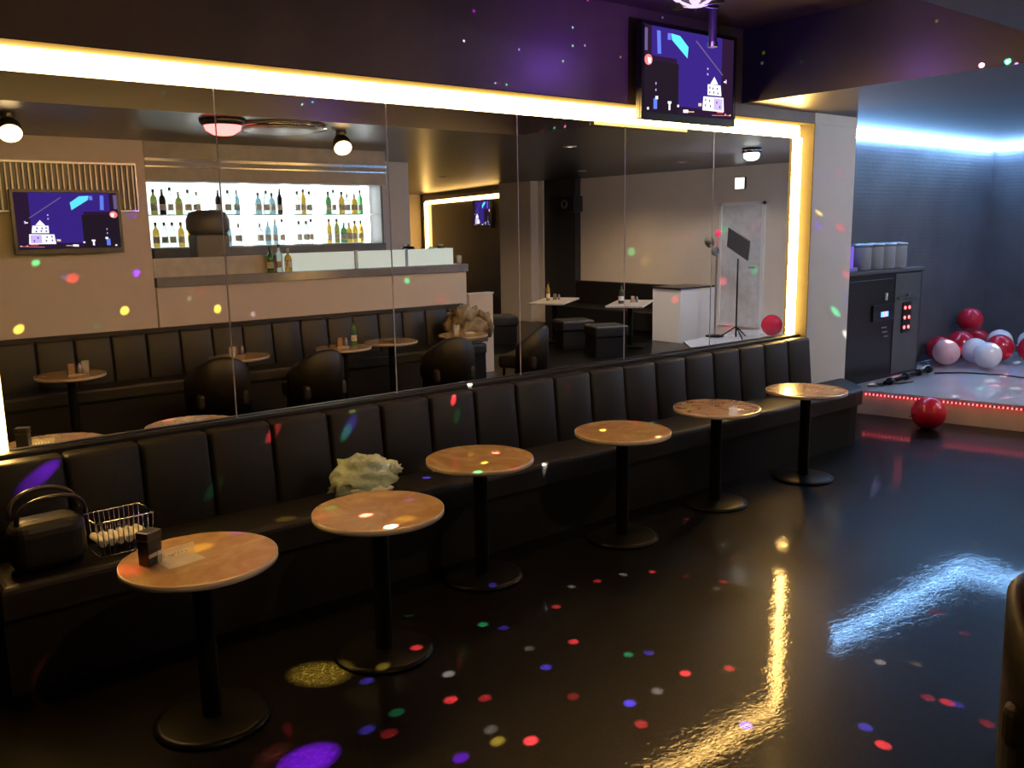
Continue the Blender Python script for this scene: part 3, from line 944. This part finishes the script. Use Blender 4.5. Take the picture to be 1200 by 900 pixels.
for c, p, r, tilt, lab in BAL:
    p = (p[0], min(p[1], .40), p[2] + .025 if p[2] > .3 else p[2])
    b = thing('balloon', lab, 'balloon', p, 0, 'party balloons on the stage' if p[2] > .3 else None)
    b.scale = (r, r, r)
    b.rotation_euler = (PI / 2 * .8, 0.25, tilt)
    for me in BM[c]:
        o = bpy.data.objects.new(me.name, me)
        o.parent = b
        COL.objects.link(o)

# microphone stand and music stand (in the mirror)
ms = thing('microphone', 'microphone with round pop filter on a tall stand on the stage', 'microphone', (10.95, -3.98, .25))
MB().lathe([(0, 0), (.14, 0), (.14, .02), (.02, .035), (0, .035)], n=28).build('foot', M_BMETAL, ms)
MB().cyl(.014, 0, 0, .03, 1.25, 12).build('pole', M_STEEL, ms)
MB().tube([(0, 0, 1.25), (0, -.08, 1.36), (0, -.12, 1.40)], .018, 10).build('clip', M_STEEL, ms)
MB().blob(.07, .07, .075, 0, -.03, 1.31, 2).build('shock_mount', M_STEEL, ms)
MB().lathe([(0, -.01), (.09, -.01), (.09, .01), (0, .01)], n=24, mtx=Matrix.Translation((0, -.14, 1.45)) @ Matrix.Rotation(1.35, 4, 'Y')).build('pop_filter', mat('mesh_grey', (.12, .10, .08), .6), ms)
MB().blob(.045, .045, .05, 0, .02, 1.58, 2).tube([(0, 0, 1.3), (0, .02, 1.56)], .007, 8).build('red_lamp_tip', mat('red_tip', (.5, .02, .04), .3, emit=(1, .05, .1), estr=.5), ms)
mu = thing('music_stand', 'tilted black music stand desk beside the microphone', 'music stand', (11.0, -3.62, .25))
MB().tube([(0, 0, 0.02), (0, 0, 1.2)], .013, 10).build('pole', M_BMETAL, mu)
for k in range(3):
    a = 2 * PI * k / 3
    MB().tube([(0, 0, .18), (.24 * math.cos(a), .24 * math.sin(a), .012)], .010, 8).build('leg', M_BMETAL, mu)
MB().box(-.012, .012, -.22, .22, -.19, .19, .004, mtx=Matrix.Translation((0, 0, 1.42)) @ Matrix.Rotation(-.5, 4, 'X') @ Matrix.Rotation(-.5, 4, 'Y')).build('desk', M_DGREY, mu)

# ------------------------------------------------------------------ the bar side (behind the camera, seen in the mirror)
YB = -4.95
struct('wall_back', MB().box(-1.6, 2.90, YB - 0.15, YB, 0, ZC), M_WHITE)
struct('wall_back_bar', MB().box(2.90, 6.95, -6.5, -6.32, 0, ZC), M_GREYW)
struct('wall_back_bulkhead', MB().box(2.90, 5.75, YB - 0.15, YB, 2.50, ZC), mat('grey_bulkhead', (.24, .23, .22), .5))
struct('wall_bar_side', MB().box(2.75, 2.90, -6.5, YB - 0.15, 0, ZC), M_WHITE)
struct('trim_3', MB().box(2.90, 5.75, YB, YB + 0.03, 2.70, 2.73).box(2.90, 5.75, YB, YB + 0.02, 2.64, 2.655), M_CHROME)
bar = thing('bar_counter', 'long white bar counter with frosted lit upstand, seen in the mirror', 'bar counter', (2.92, YB, 0))
MB().box(0.0, 4.01, -0.5, -0.0, 0.0, 1.40).build('front_panel', M_WHITE, bar)
MB().box(0.0, 4.03, -0.55, 0.03, 1.40, 1.50, .006).build('counter_top', M_COUNTER, bar)
MB().box(0.02, 1.40, -0.16, -0.12, 1.50, 1.70).build('solid_upstand', M_SPLASH, bar)
for a, b in [(1.43, 2.42), (2.47, 3.15), (3.19, 3.90)]:
    MB().box(a, b, -0.15, -0.13, 1.50, 1.71, .003).build('frosted_panel', M_FROST, bar)
MB().box(3.88, 3.90, -0.6, -0.15, 1.50, 1.71).build('frosted_panel', M_FROST, bar)
for x in (1.41, 2.445, 3.17):
    MB().box(x - .015, x + .015, -0.17, -0.115, 1.50, 1.72).build('post', M_STEEL, bar)
hw = thing('half_wall', 'low beige half wall at the end of the bar banquette, seen in the mirror', 'partition', (6.98, -4.98, 0))
MB().box(0, .40, -.1, .02, 0, 1.08, .006).build('panel', M_BEIGE, hw)
MB().box(-.01, .41, -.11, .03, 1.08, 1.10, .004).build('cap', M_GREYW, hw)

# back bar: lit shelves with bottles
sh = thing('back_bar_shelf', 'brightly backlit bar shelf unit full of bottles, seen in the mirror', 'shelf', (3.25, -6.32, 1.60))
MB().box(0.0, 3.0, 0.0, 0.02, .20, .96).build('light_panel', emis('backbar_panel', (.80, .95, .92), 2.2), sh)
for x in (.66, 1.18, 1.74, 2.16, 2.9):
    MB().box(x, x + .11, .021, .06, .20, .95).build('light_column', emis('backbar_column', (.93, 1, 1), 12.0), sh)
for z in (.20, .58):
    MB().box(0.0, 3.0, .03, .26, z - .012, z, .002).build('glass_shelf', mat('shelf_glass', (.5, .6, .58), .1, trans=.3), sh)
MB().box(-.03, 3.05, .0, .40, -.02, .185, .004).build('base_cabinet', M_DGREY, sh)
MB().box(-.03, 3.05, .0, .30, .96, 1.0).build('top_board', M_DGREY, sh)
MB().box(-.05, -.03, .0, .3, -.02, 1.0).box(3.05, 3.08, .0, .3, -.02, 1.0).build('side_board', M_DGREY, sh)

BC = [('clear', (.85, .92, .9), .9, 'clear glass bottle'), ('green', (.10, .32, .12), .6, 'green glass bottle'), ('amber', (.75, .48, .08), .6, 'amber glass bottle'), ('dark', (.03, .03, .03), .0, 'dark bottle'), ('olive', (.38, .42, .10), .5, 'olive green bottle'), ('blue', (.35, .6, .75), .6, 'pale blue bottle')]
BP = {}
SHAPES = [[(0, 0), (.036, 0), (.038, .01), (.038, .17), (.030, .205), (.014, .225), (.013, .285), (0, .285)], [(0, 0), (.042, 0), (.043, .01), (.043, .14), (.034, .18), (.014, .20), (.013, .26), (0, .26)], [(0, 0), (.032, 0), (.033, .01), (.033, .20), (.020, .24), (.013, .25), (.013, .31), (0, .31)]]
for nm, c, tr, lab in BC:
    mm = mat('bottle_' + nm, c, .06, trans=tr, vary=.05)
    for s, pr in enumerate(SHAPES):
        body = MB().lathe(pr, n=14).mesh('glass_body', mm)
        cap = MB().cyl(.0155, 0, 0, pr[-1][1] - .03, pr[-1][1] + .006, 12).mesh('cap', M_BPLAST if (s + len(nm)) % 2 else M_STEEL)
        lb = MB().lathe([(pr[2][0] + .0008, .05), (pr[2][0] + .0008, .12)], n=14).mesh('paper_label', M_PAPER)
        BP[(nm, s)] = (body, cap, lb)


def bottle(nm, s, loc, label, group, with_label=True):
    o = thing('bottle', label, 'bottle', loc, random.random() * 6, group)
    for me in BP[(nm, s)][:3 if with_label else 2]:
        c = bpy.data.objects.new(me.name, me)
        c.parent = o
        COL.objects.link(c)
    return o


BAYS = [(.04, .64, ['green', 'olive', 'amber', 'dark', 'clear']), (.80, 1.14, ['dark', 'clear', 'blue']), (1.31, 1.72, ['blue', 'dark', 'clear', 'blue']), (1.87, 2.12, ['amber', 'clear', 'clear']), (2.29, 2.88, ['green', 'olive', 'clear', 'amber'])]
BAYN = ['first bay', 'second bay', 'third bay', 'fourth bay', 'fifth bay']
ORD = ['first', 'second', 'third', 'fourth', 'fifth', 'sixth', 'seventh', 'eighth']
LABN = {nm: lab for nm, c, tr, lab in BC}
for bi, (a, b, cs) in enumerate(BAYS):
    for zi, z in enumerate((.202, .582)):
        n = max(3, int((b - a) / .092))
        for k in range(n):
            nm = random.choice(cs) if not (bi == 0 and zi == 0 and k > 2) else random.choice(['amber', 'olive'])
            x = a + (b - a) * (k + .5) / n
            bottle(nm, random.randrange(3), (3.25 + x, -6.32 + .13 + random.uniform(-.02, .05), 1.60 + z),
                   LABN[nm] + ', ' + ORD[k] + ' from the left in the mirror, ' + ('lower' if zi == 0 else 'upper') + ' lit shelf, ' + BAYN[bi], 'bottles on the lit back bar shelves')
# things standing on the counter
bottle('clear', 2, (4.335, YB - .065, 1.502), 'clear bottle standing on the bar counter, left of the white one', 'bottles on the bar counter')
bottle('amber', 1, (4.44, YB - .065, 1.502), 'amber bottle standing on the bar counter near the frosted panels', 'bottles on the bar counter')
bottle('green', 0, (4.22, YB - .065, 1.502), 'green bottle standing on the bar counter', 'bottles on the bar counter')
dp = thing('drink_dispenser', 'dark grey drink dispenser with a rounded drum top on the bar counter', 'dispenser', (3.65, YB - .38, 1.503))
MB().box(-.19, .19, -.13, .13, 0, .45, .03, 3).build('cabinet_body', M_DGREY, dp)
MB().lathe([(0, .45), (.20, .45), (.235, .50), (.235, .60), (.20, .68), (.10, .71), (0, .71)], n=28).build('drum', M_DGREY, dp)
MB().tube([(.1, .13, .2), (.1, .18, .2), (.1, .18, .14)], .012, 8).build('tap', M_STEEL, dp)
for k, (x, h, r, lab) in enumerate([(6.25, .24, .10, 'round black appliance on the bar counter right of the shelves'), (6.05, .17, .05, 'short black canister beside the round appliance on the bar')]):
    o = thing('canister', lab, 'canister', (x, YB - .35, 1.503), 0)
    MB().lathe([(0, 0), (r, 0), (r, h * .8), (r * .8, h), (0, h)], n=24).build('body', M_BPLAST, o)
    MB().lathe([(0, h), (r * .3, h), (r * .3, h + .03), (0, h + .035)], n=16).build('lid_knob', M_STEEL, o)
for k, (x, lab) in enumerate([(6.58, 'black square napkin box on the far end of the bar'), (6.74, 'narrow black box on the far end of the bar')]):
    o = thing('napkin_box', lab, 'box', (x, YB - .3, 1.503), .1)
    MB().box(-.05 if k == 0 else -.03, .05 if k == 0 else .03, -.05, .05, 0, .21 if k == 0 else .24, .006).build('case', M_BPLAST, o)
    MB().box(-.025, .025, -.02, .02, .21 if k == 0 else .24, .23 if k == 0 else .26).build('napkins', M_PAPER, o)
gl = MB().lathe([(0, 0), (.028, 0), (.036, .11), (.034, .11), (.027, .006), (0, .006)], n=18).mesh('tumbler', M_GLASS)
for k, (p, lab) in enumerate([((6.86, YB - .05, 1.503), 'clear glass tumbler at the far corner of the bar'), ((4.90, YB - .45, 1.503), 'clear glass tumbler behind the frosted bar panel'), ((6.15, -4.10, .701), 'clear glass tumbler on the table by the camouflage coat'), ((3.36, -4.12, .701), 'clear glass tumbler on the table behind the black chairs'), ((1.98, -4.18, .701), 'clear glass tumbler on the table near the television wall')]):
    o = bpy.data.objects.new('tumbler', gl)
    o.location = p
    COL.objects.link(o)
    tag(o, lab, 'glass')

# vent grille with slats around the television
vg = thing('vent_grille', 'wide vent grille of vertical metal slats above the television', 'vent grille', (0.9, YB + .005, 2.19))
MB().box(0, 1.90, -.004, .012, .0, .47).build('backing', M_BPLAST, vg)
MB().box(0, 1.90, .012, .05, .455, .475).box(0, 1.90, .012, .05, -.005, .010).box(1.885, 1.90, .012, .05, .01, .455).build('grille_frame', M_STEEL, vg)
slm = MB().box(-.007, .007, .012, .042, .012, .453).mesh('slat', mat('slat_metal', (.45, .42, .36), .35, metal=.6))
for k in range(38):
    o = bpy.data.objects.new('slat', slm)
    o.parent = vg
    o.location = (.03 + k * .0495, 0, 0)
    COL.objects.link(o)

# things on the facing tables
def caddy(x, y, label, rz=0, z=.701):
    t = thing('menu_caddy', label, 'caddy', (x, y, z), rz)
    MB().box(-.07, .07, -.035, .035, 0, .012, .003).build('tray', M_EDGE, t)
    MB().box(-.06, -.005, -.025, .025, .012, .11, .003).build('card_box', mat('brown_box', (.22, .13, .07), .5), t)
    MB().lathe([(0, .012), (.022, .012), (.022, .08), (.012, .09), (.012, .105), (0, .105)], .04, 0, 0, 14).build('shaker', M_STEEL, t)


caddy(1.86, -4.06, 'small menu caddy on the table near the television wall')
caddy(3.45, -4.20, 'small menu caddy on the table behind the black chairs', .4)
caddy(4.55, -4.00, 'small menu caddy beside the bottle on the table below the bar', .2)
bottle('green', 2, (4.72, -4.05, .701), 'dark green bottle on the table below the bar, seen in the mirror', None)
tr = thing('tray', 'flat dark tray on the table right of the bottle table', 'tray', (5.23, -4.1, .701))
MB().lathe([(0, 0), (.10, 0), (.115, .012), (.11, .013), (.098, .005), (0, .005)], n=28).build('dish', mat('dark_tray', (.10, .07, .05), .4), tr)
np_ = thing('paper_napkin', 'folded paper napkin on the table by the camouflage coat', 'napkin', (6.30, -4.04, .701), .4)
MB().box(-.06, .06, -.06, .06, 0, .006).box(-.04, .05, -.05, .03, .006, .014).build('folds', M_PAPER, np_)

# camouflage coat on the end of the facing banquette
M_CAMO = mat('camouflage_cloth', (.16, .13, .085), rough=.85, vary=.55, scale=11, bump=.5, bscale=16)
cc = thing('camouflage_coat', 'bundled brown camouflage coat at the end of the bar banquette', 'coat', (6.60, -4.50, .502), 0)
MB().blob(.31, .17, .24, 0, 0, .20, 4, .40, 2.6, 5.0, squash=.199).build('cloth', M_CAMO, cc)
MB().blob(.14, .10, .12, -.12, .08, .38, 3, .6, 3.0, 1.4).build('hood', M_CAMO, cc)
MB().tube([(.1, .1, .40), (.2, .14, .32), (.28, .12, .2), (.25, .1, .08)], [.05, .06, .055, .05], 12).build('sleeve', M_CAMO, cc)

# far booths along the end wall
bo = thing('booth_sofa', 'black booth sofa along the beige end wall, seen in the mirror', 'sofa', (XE - .02, -5.68, 0))
MB().box(-.14, 0, -2.74, 0, 0, .90, .02).build('backrest', M_LEATHER, bo)
MB().box(-.70, -.14, -2.74, 0, 0.10, .46, .03).build('seat', M_LEATHER2, bo)
MB().box(-.66, -.14, -2.74, 0, 0, .10).build('base', M_PLINTH, bo)
pt = thing('booth_partition', 'low pale partition at the end of the black booth sofa', 'partition', (XE - .02, -5.66, 0))
MB().box(-.90, 0, 0, .62, 0, .90, .006).build('panel', M_GREYW, pt)
MB().box(-.92, 0, -.01, .63, .90, .93, .006).build('cap', M_BPLAST, pt)
ta = thing('booth_table', 'x', 'table', (0, 0, 0))
MB().box(-.62, .62, -.30, .30, .69, .72, .006).build('tabletop', mat('pale_tabletop', (.55, .49, .42), .3), ta)
MB().cyl(.045, 0, 0, .03, .69).build('column', M_BMETAL, ta)
MB().box(-.25, .25, -.25, .25, 0, .03, .01).build('base_plate', M_BMETAL, ta)
put(ta, True, (10.55, -5.40, 0), -.6, 'pale booth table with bottles in front of the black booth sofa', 'booth tables')
put(ta, False, (10.1, -6.75, 0), -.6, 'pale booth table with a brown box beside the beige column', 'booth tables')
for k, (x, y, n_, lab) in enumerate([(10.45, -5.5, 'olive', 'olive bottle on the booth table before the end wall'), (10.36, -5.42, 'dark', 'dark bottle on the booth table before the end wall'), (9.95, -6.75, 'amber', 'amber bottle on the booth table by the column')]):
    bottle(n_, k, (x, y, .72), lab, 'bottles on the booth tables')
caddy(10.6, -5.35, 'menu caddy on the booth table before the end wall', .5, .72)
caddy(10.12, -6.72, 'menu caddy on the booth table by the column', .5, .72)
for k, (x, y, lab) in enumerate([(9.75, -5.9, 'low black booth stool between the two booth tables'), (9.55, -4.95, 'low black booth stool nearest the stage'), (9.35, -7.35, 'low black booth stool by the beige column')]):
    o = thing('booth_stool', lab, 'stool', (x, y, 0), .4, 'black booth stools')
    MB().box(-.28, .28, -.25, .25, .30, .48, .04, 3).build('seat', M_LEATHER2, o)
    MB().box(-.25, .25, -.22, .22, 0, .30).build('base', M_PLINTH, o)
spk = thing('wall_speaker', 'black wall speaker on the black section of the end wall', 'speaker', (XE - .16, -8.45, 2.25), 0)
MB().box(-.30, -.06, -.10, .32, 0, .30, .01).build('cabinet', M_BPLAST, spk)
MB().box(-.06, 0.0, .06, .14, .10, .20).build('bracket', M_BMETAL, spk)
MB().lathe([(0.05, 0), (.09, 0), (.09, .012), (.05, .012)], n=24, mtx=Matrix.Translation((-.301, .05, .15)) @ Matrix.Rotation(-PI / 2, 4, 'Y')).build('cone_ring', M_STEEL, spk)
# door in the end wall
dr = struct('door_1', MB().box(XE - .03, XE, -4.92, -4.12, .25, 2.27, .004), mat('door_grey', (.56, .55, .56), .5))
struct('door_frame', MB().box(XE - .045, XE, -4.97, -4.92, .25, 2.32).box(XE - .045, XE, -4.12, -4.07, .25, 2.32).box(XE - .045, XE, -4.97, -4.07, 2.27, 2.32), M_GREYW, dr)
MB().tube([(XE - .03, -4.22, 1.25), (XE - .075, -4.22, 1.25), (XE - .075, -4.32, 1.25)], .011, 8).build('door_handle', M_CHROME, dr)
# far alcove with the second lit mirror frame
struct('wall_alcove', MB().prism([(12.1, -10.55), (13.5, -16.0), (13.7, -16.0), (12.3, -10.55)], 0, ZC), mat('black_gloss_panel', (.02, .018, .017), .12))
struct('wall_far', MB().box(-1.6, 17, -17, -16.2, 0, ZC), M_BEIGE)
d1 = Vector((12.1, -10.55, 0))
d2 = Vector((13.38, -15.55, 0))
fl = thing('far_light_frame', 'warm light strip around the dark far wall, seen in the mirror', 'light strip', (0, 0, 0))
nrm = Vector((-.97, -.25, 0)) * .03
MB().tube([d1 + nrm + Vector((0, 0, 2.66)), d2 + nrm + Vector((0, 0, 2.66))], .05, 8).build('top_light_bar', M_WARMLED2, fl)
MB().tube([d2 + nrm + Vector((0, 0, 1.0)), d2 + nrm + Vector((0, 0, 2.66))], .06, 8).build('side_light_bar', M_WARMLED2, fl)
pA = d1.lerp(d2, .24) + nrm * 2
tv(1.0, .56, 'television on the dark far wall, tiny in the mirror', (pA.x, pA.y, 2.02), math.atan2(-(d2 - d1).x, (d2 - d1).y) - PI / 2 + PI, mount=False)
